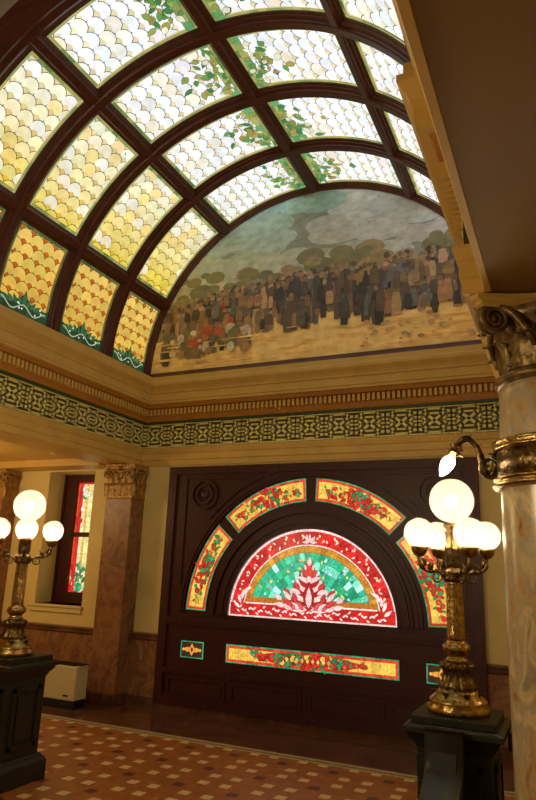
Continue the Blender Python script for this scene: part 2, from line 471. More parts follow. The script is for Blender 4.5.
# ------------------------------------------------------------------ vault
def arc_sweep(mb, prof, a0=0, a1=180, n=72, mi=0, rc=(XC, ZC)):
    """prof of (y, r) swept round the vault axis"""
    st = []
    for i in range(n+1):
        a = rad(a0+(a1-a0)*i/n)
        st.append(lambda p, a=a: (rc[0]+p[1]*cos(a), p[0], rc[1]+p[1]*sin(a)))
    mb.sweep(prof, st, mi, close=True, caps=True)
RG = RV+.045        # glass radius
RIBY = [4.55, 5.54, 6.55]
mb = MB()
def rib_prof(y, w=.108):
    return [(y-w, RG+.03), (y-w, RG-.03), (y-w*.8, RG-.04), (y-w*.8, RG-.052), (y-w*.5, RV-.02), (y-w*.5, RV-.04), (y-w*.38, RV-.052), (y+w*.38, RV-.052), (y+w*.5, RV-.04), (y+w*.5, RV-.02), (y+w*.8, RG-.052), (y+w*.8, RG-.04), (y+w, RG-.03), (y+w, RG+.03)]
for y in RIBY: arc_sweep(mb, rib_prof(y))
arc_sweep(mb, [(7.42, RG+.03), (7.42, RG-.03), (7.44, RV-.02), (7.46, RV-.03), (7.5, RV-.03), (7.5, RG+.03)])
# deep moulded arch at the near end of the glazed bays
arc_sweep(mb, [(3.68, RG+.03), (3.68, RG-.03), (3.62, RG-.05), (3.56, RG-.12), (3.50, RG-.12), (3.44, RG-.18), (3.30, RG-.18), (3.26, RG-.22), (3.18, RG-.22), (3.10, RG-.17), (2.85, RG-.17), (2.8, RG-.22), (2.7, RG-.22), (2.6, RG-.1), (2.3, RG-.1), (2.3, RG+.05)])
PUR = [24.6, 57.0, 89.2, 122.0, 154.4]
for a in PUR:
    ar = rad(a); e = Vector((cos(ar), 0, sin(ar))); t = Vector((-sin(ar), 0, cos(ar)))
    w = .098
    prof = [(-w, RG+.03), (-w, RG-.028), (-w*.8, RG-.038), (-w*.8, RG-.050), (-w*.5, RV-.018), (-w*.5, RV-.036), (-w*.38, RV-.047), (w*.38, RV-.047), (w*.5, RV-.036), (w*.5, RV-.018), (w*.8, RG-.050), (w*.8, RG-.038), (w, RG-.028), (w, RG+.03)]
    mb.sweep(prof, [lambda p, Y=Y: Vector((XC, Y, ZC))+e*p[1]+t*p[0] for Y in (3.5, 7.5)], 0, close=True)
for sx in (-1, 1):     # sill rails along the springing
    x0, x1 = sorted((XC+sx*(RV-.02), XC+sx*(RG+.04))); mb.box(x0, x1, 2.3, 7.5, 4.28, 4.40)
struct(mb.build('ceiling', WOOD))
# opaque shell behind the near arch and closing the bays
mb = MB()
arc_sweep(mb, [(2.28, RG+.05), (2.28, RG+.08), (3.7, RG+.08), (3.7, RG+.05)], n=36)
struct(mb.build('ceiling_near_bay', WOOD))

AMB, ORG_, YEL, PYEL, WHT, GRN = (.70, .42, .055), (.52, .12, .012), (.86, .66, .09), (.95, .87, .40), (.97, 1.0, 1.02), (.05, .30, .12)
SIDE = {0: 'right', 1: 'right', 2: 'right', 3: 'left', 4: 'left', 5: 'left'}
ANG = [(0.8, 24.6), (24.6, 57), (57, 89.2), (89.2, 122), (122, 154.4), (154.4, 179.2)]
BAY = [(3.684, 4.55-.111), (4.55+.111, 5.54-.111), (5.54+.111, 6.55-.111), (6.55+.111, 7.415)]
ROWC = {0: 'amber vault glass low on the right slope', 1: 'honey-white vault glass on the right slope', 2: 'white vined vault glass right of crown beam', 3: 'white vined vault glass left of crown beam', 4: 'yellow vault glass halfway up left slope', 5: 'amber leaf-footed vault glass above left cornice'}
BAYN = ['in the bay nearest the camera', 'third bay from the mural', 'second bay from the mural', 'bay touching the mural']
def vault_panel(row, bay):
    a0, a1 = ANG[row]; y0, y1 = BAY[bay]
    leftside = row >= 3
    # u runs along y, v runs from springing side up to the crown
    da = math.degrees(.1015/RG)
    lo, hi = (a0, a1) if not leftside else (180-a1, 180-a0)
    lo += da if row not in (0, 5) else .5; hi -= da
    Lv = rad(hi-lo)*RG; Lu = y1-y0
    def f(u, v, h):
        a = rad(lo)+v/RG; r = RG-h
        x = r*cos(a); x = -x if leftside else x
        return (XC+x, y0+u, ZC+r*sin(a))
    S = Sheet(f, .0006)
    rect = [(1, 0, 0), (-1, 0, Lu), (0, 1, 0), (0, -1, Lv)]
    R = random.Random(row*17+bay*5+3)
    low = {5: 0, 4: 1, 3: 2, 2: 2.3, 1: 1.9, 0: .3}[row]
    near = (3-bay)/3
    for q in range(14): S.add([(0, Lv*q/14), (Lu, Lv*q/14), (Lu, Lv*(q+1)/14), (0, Lv*(q+1)/14)], ORG_ if row in (0, 5) else (.8, .6, .2), 0, h=-.004)
    m = .034
    inner = [(1, 0, -m), (-1, 0, Lu-m), (0, 1, -m), (0, -1, Lv-m)]
    D = Lu/4.3; r = D*.525; rp = D*.80
    nrow = int(Lv/rp)+2
    h = .001
    for j in range(nrow, -2, -1):
        cv = j*rp; off = D/2 if j % 2 else 0
        h += .0011
        for i in range(-1, 7):
            cu = i*D+off-.2*D
            t = max(0, min(1, cv/Lv))
            lv = low+t*.9
            if low < .9: base = lerp(AMB, (.78, .55, .12), t) ; wed = ORG_
            else:
                if lv < 2: base = lerp(YEL, lerp(PYEL, WHT, .5), max(0, min(1, (lv-1.1)*1.2+near*.25)))
                else: base = lerp(PYEL, WHT, max(0, min(1, (lv-2)*2.2+.7)))
                wed = lerp((.78, .50, .04), (.84, .74, .46), max(0, min(1, lv-1.1)))
            if lv > 1 and R.random() < .18: base = lerp(base, (.92, .66, .14), .6 if lv < 2 else .3)
            if lv > 1 and R.random() < .25: base = lerp(base, WHT, .5)
            S.add(circ(cu, cv, r, 14), vary(base, .10, R), .0072, inner, h)
            S.add(circ(cu, cv-r*.70, r*.46, 8), vary(wed, .12, R), .004, inner, h+.0005)
    H = h+.002
    # small green border panes on all four edges
    n = max(3, int(Lu/.09)); k = max(3, int(Lv/.09))
    gb = [lerp((.06, .20, .05), (.40, .38, .12), R.random()) for _ in range(2*(n+k))]
    if row in (0, 5): gb = [lerp((.03, .09, .03), (.12, .16, .05), R.random()) for _ in gb]
    for i in range(n):
        for e, (v0, v1) in enumerate(((0, m), (Lv-m, Lv))):
            S.add([(Lu*i/n, v0), (Lu*(i+1)/n, v0), (Lu*(i+1)/n, v1), (Lu*i/n, v1)], gb[i*2+e], .003, rect, H)
    for i in range(k):
        for e, (u0, u1) in enumerate(((0, m*.8), (Lu-m*.8, Lu))):
            S.add([(u0, Lv*i/k), (u0, Lv*(i+1)/k), (u1, Lv*(i+1)/k), (u1, Lv*i/k)], lerp(gb[2*n+i*2+e], (.55, .55, .25), .3 if row not in (0, 5) else 0), .003, rect, H)
    H += .002
    if row in (2, 3):    # olive band and vine leaves along the crown beam
        for i in range(7):
            S.add([(Lu*i/7, Lv-.12), (Lu*(i+1)/7, Lv-.12), (Lu*(i+1)/7, Lv-m), (Lu*i/7, Lv-m)], vary((.36, .38, .12) if i % 3 else (.12, .36, .14), .2, R), .003, rect, H)
        H += .002
        cu = Lu*.55
        for q in range(40):
            lx = cu+R.gauss(0, .17); ly = Lv-.06-abs(R.gauss(0, .15))*(1.4-abs(lx-cu)*2)
            S.add(leaf(lx, ly, R.uniform(.06, .14), R.uniform(.02, .042), R.uniform(0, 6.28)), vary(R.choice([(.12, .32, .08), (.05, .24, .08), (.28, .36, .08), (.85, .85, .6), (.38, .34, .08)]), .15, R), .004, inner, H+q*.0004)
    if row in (0, 5):    # dark green foot with leaves and a pale tendril
        pts = [(0, 0)]+[(Lu*i/16, .15+.05*cos(4*pi*i/16)-.03*cos(2*pi*i/16)) for i in range(17)]+[(Lu, 0)]
        for i in range(16):
            a, b = pts[1+i], pts[2+i]
            S.add([(a[0], 0), (b[0], 0), b, a], vary((.012, .045, .018), .3, R), .0, rect, H)
        H += .002
        for s_ in (-1, 1):
            for q in range(5):
                S.add(leaf(Lu/2+s_*(.05+q*.055), .10, .12, .026, pi/2-s_*(.3+q*.28)), vary((.035, .13, .05), .3, R), .004, inner, H+q*.0004)
        S.add(leaf(Lu/2, .08, .22, .035, pi/2), (.03, .12, .04), .004, inner, H+.003)
        H += .004
        P = [(Lu*(.06+.88*i/14), .075+.045*cos(2*pi*(i/14)*2)) for i in range(15)]
        for a, b in zip(P, P[1:]):
            d = hypot(b[0]-a[0], b[1]-a[1]); nx, ny = -(b[1]-a[1])/d*.006, (b[0]-a[0])/d*.006
            S.add([(a[0]+nx, a[1]+ny), (b[0]+nx, b[1]+ny), (b[0]-nx, b[1]-ny), (a[0]-nx, a[1]-ny)], (.5, .55, .36), 0, rect, H)
        for q in range(7):
            S.add(circ(Lu*(.12+.76*R.random()), .04+.12*R.random(), .012, 8), (.8, .82, .6), 0, rect, H)
    o = S.build('skylight_panel', [G_VAULT, LEAD])
    tag(o, '%s, %s' % (ROWC[row], BAYN[bay]), 'skylight panel', 'stained glass panels of the barrel vault')
for row in range(6):
    for bay in range(4): vault_panel(row, bay)

# ------------------------------------------------------------------ mural (a plain generic landscape) in the lunette
MC, MR = (XC, 4.40), RV-.035
mt = thing('mural_painting', (XC, YW-.02, 4.40), 'half-round oil mural with hazy sky and ochre ground above the far cornice', 'mural')
S = Sheet(lambda u, v, h: (MC[0]+u, YW-.012-h, MC[1]+v), .00012, lead=False, deep=.03)
R = random.Random(4)
N = 40
disc = [(MR*cos(rad(a)), MR*sin(rad(a))) for a in [180*i/N for i in range(N+1)]]
ct = [(-sin(rad(a))*0-cos(rad(a)), -sin(rad(a)), MR) for a in [180*i/24 for i in range(25)]]+[(0, 1, 0)]
S.add(disc, (.26, .27, .22), 0)
for i in range(150):     # sky
    u = R.uniform(-2.4, 2.4); v = R.uniform(1.1, 2.5)
    t = (v-1.1)/1.4
    c = lerp((.50, .43, .30), (.30, .52, .50), t) if u < .2 else lerp((.42, .40, .36), (.48, .52, .50), t)
    S.add(circ(u, v, R.uniform(.15, .42), 12, .42), vary(c, .10, R), 0, ct)
hill = [(-2.5, 0)]+[(-2.5+5*i/30, .95+.5*max(0, (i-8)/22)**1.2+.10*sin(i*.9)+.05*sin(i*2.3)) for i in range(31)]+[(2.5, 0)]
for i in range(30):
    a, b = hill[1+i], hill[2+i]
    S.add([(a[0], 0), (b[0], 0), b, a], lerp((.30, .25, .12), (.36, .32, .26), i/30), 0, ct)
for i in range(70):
    S.add(circ(R.uniform(-2.3, 2.3), R.uniform(.9, 1.5), R.uniform(.08, .22), 10, .6), vary(R.choice([(.22, .19, .09), (.18, .17, .09), (.30, .22, .11)]), .12, R), 0, ct)
ground = [(-2.5, 0), (2.5, 0), (2.5, .62), (1.2, .60), (.3, .68), (-.8, .66), (-2.5, .5)]
S.add(ground, (.80, .56, .22), 0, ct)
# upright dabs: a dense autumn grove across the middle distance
tone = [(.06, .05, .045), (.11, .08, .06), (.26, .15, .07), (.34, .20, .10), (.12, .13, .13), (.42, .27, .15), (.20, .13, .07), (.27, .19, .13)]
for i in range(950):     # trunks, scrub and boulders crowded across the middle distance, farther ones first
    t = i/950; u = R.uniform(-2.3, 2.35); right_ = (u+2.3)/4.6
    lo = .66-.14*t; hi = 1.20+.20*right_-.06*t
    if u < -1.3: lo -= .28*(1 if R.random() < .6 else 0); hi -= .18*(-1.3-u)
    v = lo+(hi-lo)*R.random()**.9; q = (v-lo)/(hi-lo)
    if q > .78: S.add(circ(u, v, R.uniform(.025, .045), 7, R.uniform(.8, 1.2)), vary(R.choice([(.40, .24, .14), (.22, .14, .08), (.10, .07, .05), (.32, .2, .12)]), .2, R), 0, ct)
    else:
        w = R.uniform(.025, .06); hh = R.uniform(.12, .30)*(1.15-q*.5)
        c = R.choice(tone) if R.random() > .09 or u > -.8 else (.42, .09, .04)
        if -.6 < u < 1.0 and t > .6 and R.random() < .7: c = R.choice(tone[:2])
        S.add([(u-w, v-hh/2), (u+w*.9, v-hh/2), (u+w*1.2, v), (u+w*.7, v+hh/2), (u-w*.8, v+hh/2), (u-w*1.2, v)], vary(c, .25, R), 0, ct)
for i in range(60):      # warm bushes and rocks lower left
    u = R.uniform(-2.25, -.9); v = R.uniform(.26, .60)
    S.add(circ(u, v, R.uniform(.03, .09), 9, R.uniform(.6, 1.5)), vary(R.choice([(.46, .09, .04), (.16, .13, .07), (.50, .42, .28), (.14, .12, .08), (.36, .2, .09), (.6, .5, .36)]), .15, R), 0, ct)
for i in range(110):     # ground strokes
    u = R.uniform(-2.4, 2.4); v = R.uniform(.02, .50-.06*abs(sin(u)))
    S.add(circ(u, v, R.uniform(.05, .22), 8, .06), vary(R.choice([(.80, .56, .22), (.70, .46, .17), (.85, .62, .28), (.60, .38, .15)]), .08, R), 0, ct)
for i in range(46):
    u = R.uniform(.7, 2.3); v = R.uniform(.08, .48)
    S.add(circ(u, v, R.uniform(.015, .05), 7, .6), vary((.46, .30, .17), .3, R), 0, ct)
S.build('canvas', [PAINTM, LEAD], mt)
mb = MB()
prof = [(YW, MR-.025), (YW-.04, MR-.025), (YW-.05, MR-.01), (YW-.05, MR+.02), (YW, MR+.02)]
arc_sweep(mb, prof, n=60, rc=MC)
pr = [(0, 4.31), (.12, 4.31), (.13, 4.33), (.10, 4.37), (.09, 4.41), (.02, 4.42)]
mb.sweep(pr, [lambda p, X=X: (X, YW-p[0], p[1]) for X in (XC-MR-.05, XC+MR+.05)], close=True)
mb.build('frame', WOOD, mt, 'dark wood frame')

# ------------------------------------------------------------------ wooden window wall
PX0, PX1, PZ0, PZ1 = -4.91, -.88, .07, 3.035
CX, CZ = -2.85, 1.17
YF = YW-.06
pw = thing('stained_glass_window_wall', ((PX0+PX1)/2, YF, PZ0), 'large dark mahogany panelled wall with fanlight and curved stained glass panes', 'window')
mb = MB()
mb.box(PX0, PX1, YF, YW-.001, PZ0, PZ1)
for (a, b, c, d) in ((PX0, PX0+.12, PZ0, PZ1), (PX1-.12, PX1, PZ0, PZ1), (PX0+.12, PX1-.12, PZ1-.10, PZ1), (PX0+.12, PX1-.12, PZ0, PZ0+.10)):
    mb.box(a, b, YF-.03, YF+.001, c, d)
mb.build('board', WOODP, pw)
def rbar(mb, x0, x1, z0, z1, d=.02, y=YF): mb.box(x0, x1, y-d, y, z0, z1)
def rframe(mb, x0, x1, z0, z1, w=.02, d=.015, y=YF):
    rbar(mb, x0, x1, z0, z0+w, d, y); rbar(mb, x0, x1, z1-w, z1, d, y); rbar(mb, x0, x0+w, z0+w, z1-w, d, y); rbar(mb, x1-w, x1, z0+w, z1-w, d, y)
mb = MB()
rbar(mb, PX0+.12, PX1-.12, 1.02, 1.06, .035); rbar(mb, PX0+.12, PX1-.12, 1.06, 1.10, .05); rbar(mb, PX0+.12, PX1-.12, 1.10, 1.12, .03)
rbar(mb, PX0+.12, PX1-.12, .44, .47, .03); rbar(mb, PX0+.12, PX1-.12, .47, .50, .045)
mb.build('rail', WOODP, pw)
xs = [PX0+.2, PX0+.2+.9, PX0+.2+1.95, PX1-.2-.9+.0]
for a, b in ((PX0+.18, PX0+1.0), (PX0+1.08, -2.92), (-2.82, PX1-1.08), (PX1-1.0, PX1-.18)):
    mb = MB(); rframe(mb, a, b, .17, .40, .025, .016); mb.box(a+.05, b-.05, YF-.01, YF, .22, .35)
    mb.build('lower_panel', WOODP, pw)
# concentric arch mouldings
mb = MB()
def arch_ring(mb, r0, r1, d, a0=0, a1=180, n=64, y=YF):
    arc_sweep(mb, [(y, r0), (y-d, r0), (y-d, r1), (y, r1)], a0, a1, n, rc=(CX, CZ))
for r0, r1, d in ((1.055, 1.09, .05), (1.09, 1.13, .035), (1.13, 1.19, .055), (1.19, 1.23, .03), (1.25, 1.29, .05), (1.29, 1.335, .03)):
    arch_ring(mb, r0, r1, d)
arch_ring(mb, 1.70, 1.735, .03); arch_ring(mb, 1.735, 1.76, .045)
mb.build('arch_moulding', WOODP, pw)
for sx in (-1, 1):     # carved spandrels with a roundel
    mb = MB()
    cx = CX+sx*1.50; cz = 2.66
    for r0, r1, d in ((.17, .20, .03), (.10, .13, .025)):
        arc_sweep(mb, [(YF, r0), (YF-d, r0), (YF-d, r1), (YF, r1)], 0, 360, 40, rc=(cx, cz))
    mb.sphere((cx, YF, cz), .06, 16, 10, sc=(1, .5, 1))
    for r0, r1 in ((1.82, 1.845),):
        a0, a1 = (40, 82) if sx > 0 else (98, 140)
        arch_ring(mb, r0, r1, .02, a0, a1, 24)
    x1 = CX+sx*1.80
    rbar(mb, *sorted((x1, x1-sx*.025)), 1.5, 2.88, .018)
    rbar(mb, *sorted((CX+sx*.2, x1)), 2.865, 2.89, .018)
    mb.build('spandrel_carving', WOODP, pw)

PF = lambda u, v, h: (CX+u, YF-.012-h, CZ+v)
RED, DRED, GLD, TEAL, PINKG, YG = (.72, .02, .02), (.45, .015, .02), (.80, .36, .03), (.05, .62, .33), (1.02, .66, .62), (.95, .58, .09)
def sector(r0, r1, a0, a1, n=4):
    A = [rad(a0+(a1-a0)*i/n) for i in range(n+1)]
    return [(r1*cos(a), r1*sin(a)) for a in A]+[(r0*cos(a), r0*sin(a)) for a in reversed(A)]
# main half-round light
S = Sheet(PF, .0004); R = random.Random(11)
for i in range(24): S.add(sector(1.025, 1.055, i*7.5, i*7.5+7.5), (1.0, .70, .68) if i % 1 == 0 else RED, .002)
for i in range(30): S.add(sector(.87, 1.025, i*6, i*6+6), vary(RED, .25, R), .002)
for i in range(48): S.add(sector(.855, .872, i*3.75, i*3.75+3.75), (1.1, .85, .75), .002)
for i in range(36): S.add(sector(.775, .855, i*5, i*5+5), vary(lerp(GLD, (.45, .12, .02), R.random()*.6), .2, R), .0025)
for k_, (r0, r1) in enumerate(((0, .12), (.12, .24), (.24, .36), (.36, .47), (.47, .58), (.58, .68), (.68, .775))):
    n_ = 6+k_*5
    for i in range(n_):
        w_ = 180/n_; o_ = w_*.5*(k_ % 2)
        a0_ = max(0, i*w_-o_); a1_ = min(180, (i+1)*w_-o_+(w_ if i == n_-1 else 0))
        S.add(sector(r0, r1, a0_, a1_, 2), vary(R.choice([TEAL, (.02, .38, .19), (.05, .60, .34), (.22, .85, .62), (.02, .48, .22), (.55, 1.0, .85)]), .25, R), .003)
for i in range(90):
    a = R.uniform(5, 175); r_ = .76*sqrt(R.random())*.95
    S.add(leaf(r_*cos(rad(a)), max(.2, r_*sin(rad(a))), R.uniform(.03, .07), R.uniform(.010, .022), R.uniform(0, 6.28)), vary(R.choice([(.5, 1.0, .85), (.02, .30, .14), (.15, .75, .45), (.75, .8, .2), (.8, .6, .1)]), .2, R), .003)
# scrolls in the red border
for i in range(68):
    a = 3+i*2.6; rr = .945+.035*sin(i*1.3)
    S.add(leaf(rr*cos(rad(a)), rr*sin(rad(a)), R.uniform(.035, .065), .012, rad(a)+pi/2+(1.0 if i % 2 else -1.0)), vary((1.05, .68, .60) if i % 3 else (.45, .01, .02), .1, R), .0025)
    if i % 5 == 0: S.add(circ(rr*cos(rad(a+1.6)), rr*sin(rad(a+1.6)), .016, 8), (1.0, .75, .35), .002)
# bottom bars
for i in range(20):
    u0 = -1.03+2.06*i/20; u1 = u0+2.06/20
    S.add([(u0, .0), (u1, .0), (u1, .02), (u0, .02)], (1.05, .7, .65), .002)
    S.add([(u0, .02), (u1, .02), (u1, .16), (u0, .16)], vary(RED, .2, R), .002)
    if abs(u0+.05) < .78: S.add([(u0, .175), (u1, .175), (u1, .235), (u0, .235)], vary((.55, .17, .02), .25, R), .002)
    if abs(u0+.05) < .84: S.add([(u0, .155), (u1, .155), (u1, .172), (u0, .172)], (1.1, .85, .75), .002)
for i in range(60):
    u = -.94+1.86*i/59
    S.add(leaf(u, .08+.028*sin(i*1.3), .05, .012, .6 if i % 2 else -.6), vary((1.1, .78, .72), .1, R), .002)
for sx in (-1, 1):
    for k in range(5): S.add(leaf(sx*(.90-.012*k), .1+.05*k, .12, .02, pi/2+sx*(-.9+.5*k)), (1.1, .8, .75), .002)
# central palmette
def both(fn):
    for sx in (-1, 1): fn(sx)
both(lambda sx: [S.add(leaf(sx*.02, .12+.05*k, .30-.022*k, .045, pi/2-sx*(1.45-.16*k)), vary((DRED if k % 2 else PINKG), .08, R), .003) for k in range(8)])
both(lambda sx: [S.add(leaf(sx*(.06+.05*k), .12, .16, .03, pi/2-sx*(.9+.1*k)), PINKG if k % 2 else (.8, .12, .12), .003) for k in range(4)])
S.add(leaf(0, .12, .34, .07, pi/2), DRED, .003); S.add(leaf(0, .14, .24, .04, pi/2), PINKG, .003)
both(lambda sx: [S.add(leaf(sx*.0, .44+.05*k, .16-.02*k, .028, pi/2-sx*(1.2-.3*k)), PINKG if k % 2 == 0 else (.75, .07, .06), .003) for k in range(4)])
S.add(leaf(0, .45, .2, .05, pi/2), (.8, .06, .05), .003)
for sx in (-1, 1):
    for (u, v, l, a) in ((.20, .16, .16, .5), (.30, .15, .14, .2), (.24, .26, .13, .9), (.34, .22, .12, .5), (.12, .34, .12, .9), (.16, .20, .12, 1.2)):
        S.add(leaf(sx*u, v, l, .03, a if sx > 0 else pi-a), vary(PINKG if (u*100) % 4 else (.7, .05, .05), .1, R), .004)
S.add(circ(0, .47, .035, 10), PINKG, .003); S.add(leaf(0, .62, .11, .03, pi/2), PINKG, .003)
for sx in (-1, 1):
    S.add(leaf(sx*.10, .30, .16, .03, pi/2-sx*1.2), PINKG, .003); S.add(leaf(sx*.22, .22, .16, .028, pi/2-sx*.8), PINKG, .003)
for k in range(5): S.add(leaf(0, .90, .10, .018, pi/2+(k-2)*.8), PINKG, .002)
S.build('fanlight_glass', [G_PANEL, LEAD], pw, 'half-round stained glass with green field and red border')
# thin wooden bead under the fanlight
def flora(S, mapp, L, W, R, dense=1):
    """floral spray along a strip of length L, half-width W; mapp(s, t) -> (u, v)"""
    def sh(pts): return [mapp(*p) for p in pts]
    for k in range(int(60*dense)):
        s = R.gauss(0, L*.17); s = max(-L*.42, min(L*.42, s)); t = R.uniform(-1, 1)*W*.62*(1-abs(s)/L*1.4)
        c = R.choice([RED, RED, (.65, .03, .02), (.03, .34, .12), (.04, .25, .08), (.95, .5, .08), (.5, .05, .02)])
        S.add(sh(circ(s, t, R.uniform(.013, .034), 8)) if R.random() < .55 else sh(leaf(s, t, .085, .022, R.uniform(0, 6.28))), vary(c, .3, R), .004)
    for sx in (-1, 1):
        P = [(sx*L*(.12+.30*q/8), W*.25*sin(q*1.6)) for q in range(9)]
        for a, b in zip(P, P[1:]):
            S.add(sh([(a[0], a[1]-.003), (b[0], b[1]-.003), (b[0], b[1]+.003), (a[0], a[1]+.003)]), (.10, .12, .03), 0)
        for q in range(6):
            s = sx*L*(.17+.042*q)
            S.add(sh(leaf(s, W*.25*sin((q*1.1)*1.6), .05, .012, (1 if q % 2 else -1)*1.0+(0 if sx > 0 else pi))), vary(R.choice([(.05, .3, .1), (.55, .12, .03), (.7, .2, .04)]), .2, R), .002)
def edge_border(S, mapp, L, W, R, w1=.014, w2=.028, n=14, field=YG):
    q = lambda s0, s1, t0, t1: [mapp(s0, t0), mapp(s1, t0), mapp(s1, t1), mapp(s0, t1)]
    def rows(l, w, c, va):
        for i in range(n):
            s0 = -l+2*l*i/n; S.add(q(s0, s0+2*l/n, -w, w), vary(c, va, R), .0015)
    rows(L/2, W, (.02, .34, .15), .45); S.h += .0006
    rows(L/2-w1, W-w1, (.72, .05, .02), .3); S.h += .0006
    rows(L/2-w1-w2, W-w1-w2, field, .14)
SEG = [(138.8, 178.8, 'lowest curved glass pane on the left'), (92.3, 134.3, 'upper curved glass pane left of centre'), (45.7, 87.7, 'upper curved glass pane right of centre'), (1.2, 41.2, 'lowest curved glass pane on the right')]
for a0, a1, lab in SEG:
    S = Sheet(PF, .0004); R = random.Random(int(a0))
    rm = 1.53; W = .143; L = rad(a1-a0)*rm; am = rad((a0+a1)/2)
    mp = lambda s, t: ((rm+t)*cos(am+s/rm), (rm+t)*sin(am+s/rm))
    edge_border(S, mp, L, W, R); flora(S, mp, L, W, R, 1.7)
    S.build('curved_glass', [G_PANEL, LEAD], pw, lab)
# long strip and two little squares
S = Sheet(PF, .0004); R = random.Random(5)
mp = lambda s, t: (s+.0, t+.73-CZ)
edge_border(S, mp, 2.13, .105, R, n=24); S.h += .001
for k in range(12):      # red/green middle
    s0 = -.42+.84*k/12; S.add([mp(s0, -.06), mp(s0+.07, -.06), mp(s0+.07, .06), mp(s0, .06)], vary((.10, .05, .015) if k % 2 else (.03, .28, .12), .3, R), .002)
for sx in (-1, 1):
    S.add([mp(sx*.42, -.06), mp(sx*.72, 0), mp(sx*.42, .06)], RED, .003)
flora(S, mp, 1.7, .10, R, 2.2)
for k in range(9):
    S.add([mp(-.26+.065*k-.022, 0), mp(-.26+.065*k, -.03), mp(-.26+.065*k+.022, 0), mp(-.26+.065*k, .03)], vary((.9, .55, .12), .2, R), .003)
S.build('glass_strip', [G_PANEL, LEAD], pw, 'long narrow stained glass strip below the fanlight')
for cxs, lab in ((-4.395, 'small stained glass square at lower left'), (-1.33, 'small stained glass square at lower right')):
    S = Sheet(PF, .0005); R = random.Random(9)
    mp = lambda s, t: (s+cxs-CX, t+.73-CZ)
    edge_border(S, mp, .33, .1, R, n=4, w2=.002, field=(.04, .02, .012)); S.h += .001
    for sx, l in ((0, .07), (pi, .07)): S.add([mp(*p) for p in leaf(0, 0, .13, .028, sx)], (.85, .35, .05), .003)
    S.add([mp(-.045, 0), mp(0, -.075), mp(.045, 0), mp(0, .075)], (.9, .35, .06), .003)
    S.add([mp(-.02, 0), mp(0, -.03), mp(.02, 0), mp(0, .03)], (.1, .05, .02), .003)
    for sx in (-1, 1): S.add([mp(sx*.12, -.02), mp(sx*.09, 0), mp(sx*.12, .02), mp(sx*.14, 0)], (.9, .45, .08), .003)
    S.build('glass_square', [G_PANEL, LEAD], pw, lab)

# ------------------------------------------------------------------ side window in the left aisle
YG2 = 7.9
mb = MB(); m_ = MB()
mb.box(WX0, WX1, YG2, YG2+.03, WZ0, WZ1)                       # back board
for a, b, c, d in ((WX0, WX0+.22, WZ0, WZ1), (WX1-.12, WX1, WZ0, WZ1), (WX0+.22, WX1-.12, WZ1-.12, WZ1), (WX0+.22, WX1-.12, WZ0, WZ0+.16), (WX0+.22, WX1-.12, 2.10, 2.17)):
    mb.box(a, b, YG2-.05, YG2, c, d)
for a, b, c, d in ((WX0+.22, WX0+.25, WZ0+.16, WZ1-.12), (WX0, WX0+.04, WZ0, WZ1)):
    mb.box(a, b, YG2-.07, YG2, c, d)
w1 = struct(mb.build('window_1', WOODP))
for z0, z1, top in ((2.17, 2.93, 1), (1.30, 2.10, 0)):
    x0, x1 = WX0+.25, WX1-.12
    S = Sheet(lambda u, v, h: (x0+u, YG2-.008-h, z0+v), .0005); R = random.Random(21+top)
    W_, H_ = x1-x0, z1-z0
    S.add([(0, 0), (W_, 0), (W_, H_), (0, H_)], (.8, .6, .2), 0)
    for j in range(10):
        for (u0, u1, c) in ((0, .03, (.75, .10, .02)), (.03, .10, RED), (.10, .16, (1.0, .85, .45)), (.16, .20, (.85, .5, .08)), (.20, .30, (.9, .8, .35)), (.30, .34, (.9, .6, .1)), (.34, .42, (1, .85, .5)), (.42, W_, RED)):
            v0 = H_*j/10; S.add([(u0, v0), (u1, v0), (u1, v0+H_/10), (u0, v0+H_/10)], vary(c, .15, R), .002)
    for u0, u1 in (((0, W_)),):
        e = H_-.035 if top else 0
        S.add([(0, e), (W_, e), (W_, e+.035), (0, e+.035)], RED, .002)
    for k in range(40 if not top else 22):
        u = .06+abs(R.gauss(.1, .1)); v = (abs(R.gauss(0, .18)) if not top else H_-abs(R.gauss(.18, .16)))
        if not (0 < v < H_-.1 and u < W_-.08): continue
        S.add(leaf(u, v, R.uniform(.06, .12), R.uniform(.015, .03), R.uniform(.3, 2.8)), vary(R.choice([(.03, .35, .12), (.05, .5, .2), (.04, .22, .1), (.9, .9, .6)] if not top else [(.15, .35, .15), (.9, .95, .9), (.9, .7, .2), (1, 1, .9)]), .2, R), .003)
    for k in range(10 if not top else 4): S.add(leaf(.02+.08*R.random(), R.uniform(0, H_*.5), .1, .02, R.uniform(.8, 2.2)), vary(RED, .3, R), .003)
    S.build('window_glass', [G_PANEL, LEAD], w1)
mb = MB(); mb.box(WX0-.10, WX1+.03, YW-.05, YW+.4, WZ0-.035, WZ0); mb.box(WX0-.08, WX1+.01, YW-.03, YW, WZ0-.10, WZ0-.035)
mb.build('window_sill', PLASTER, w1, bevel=.005)

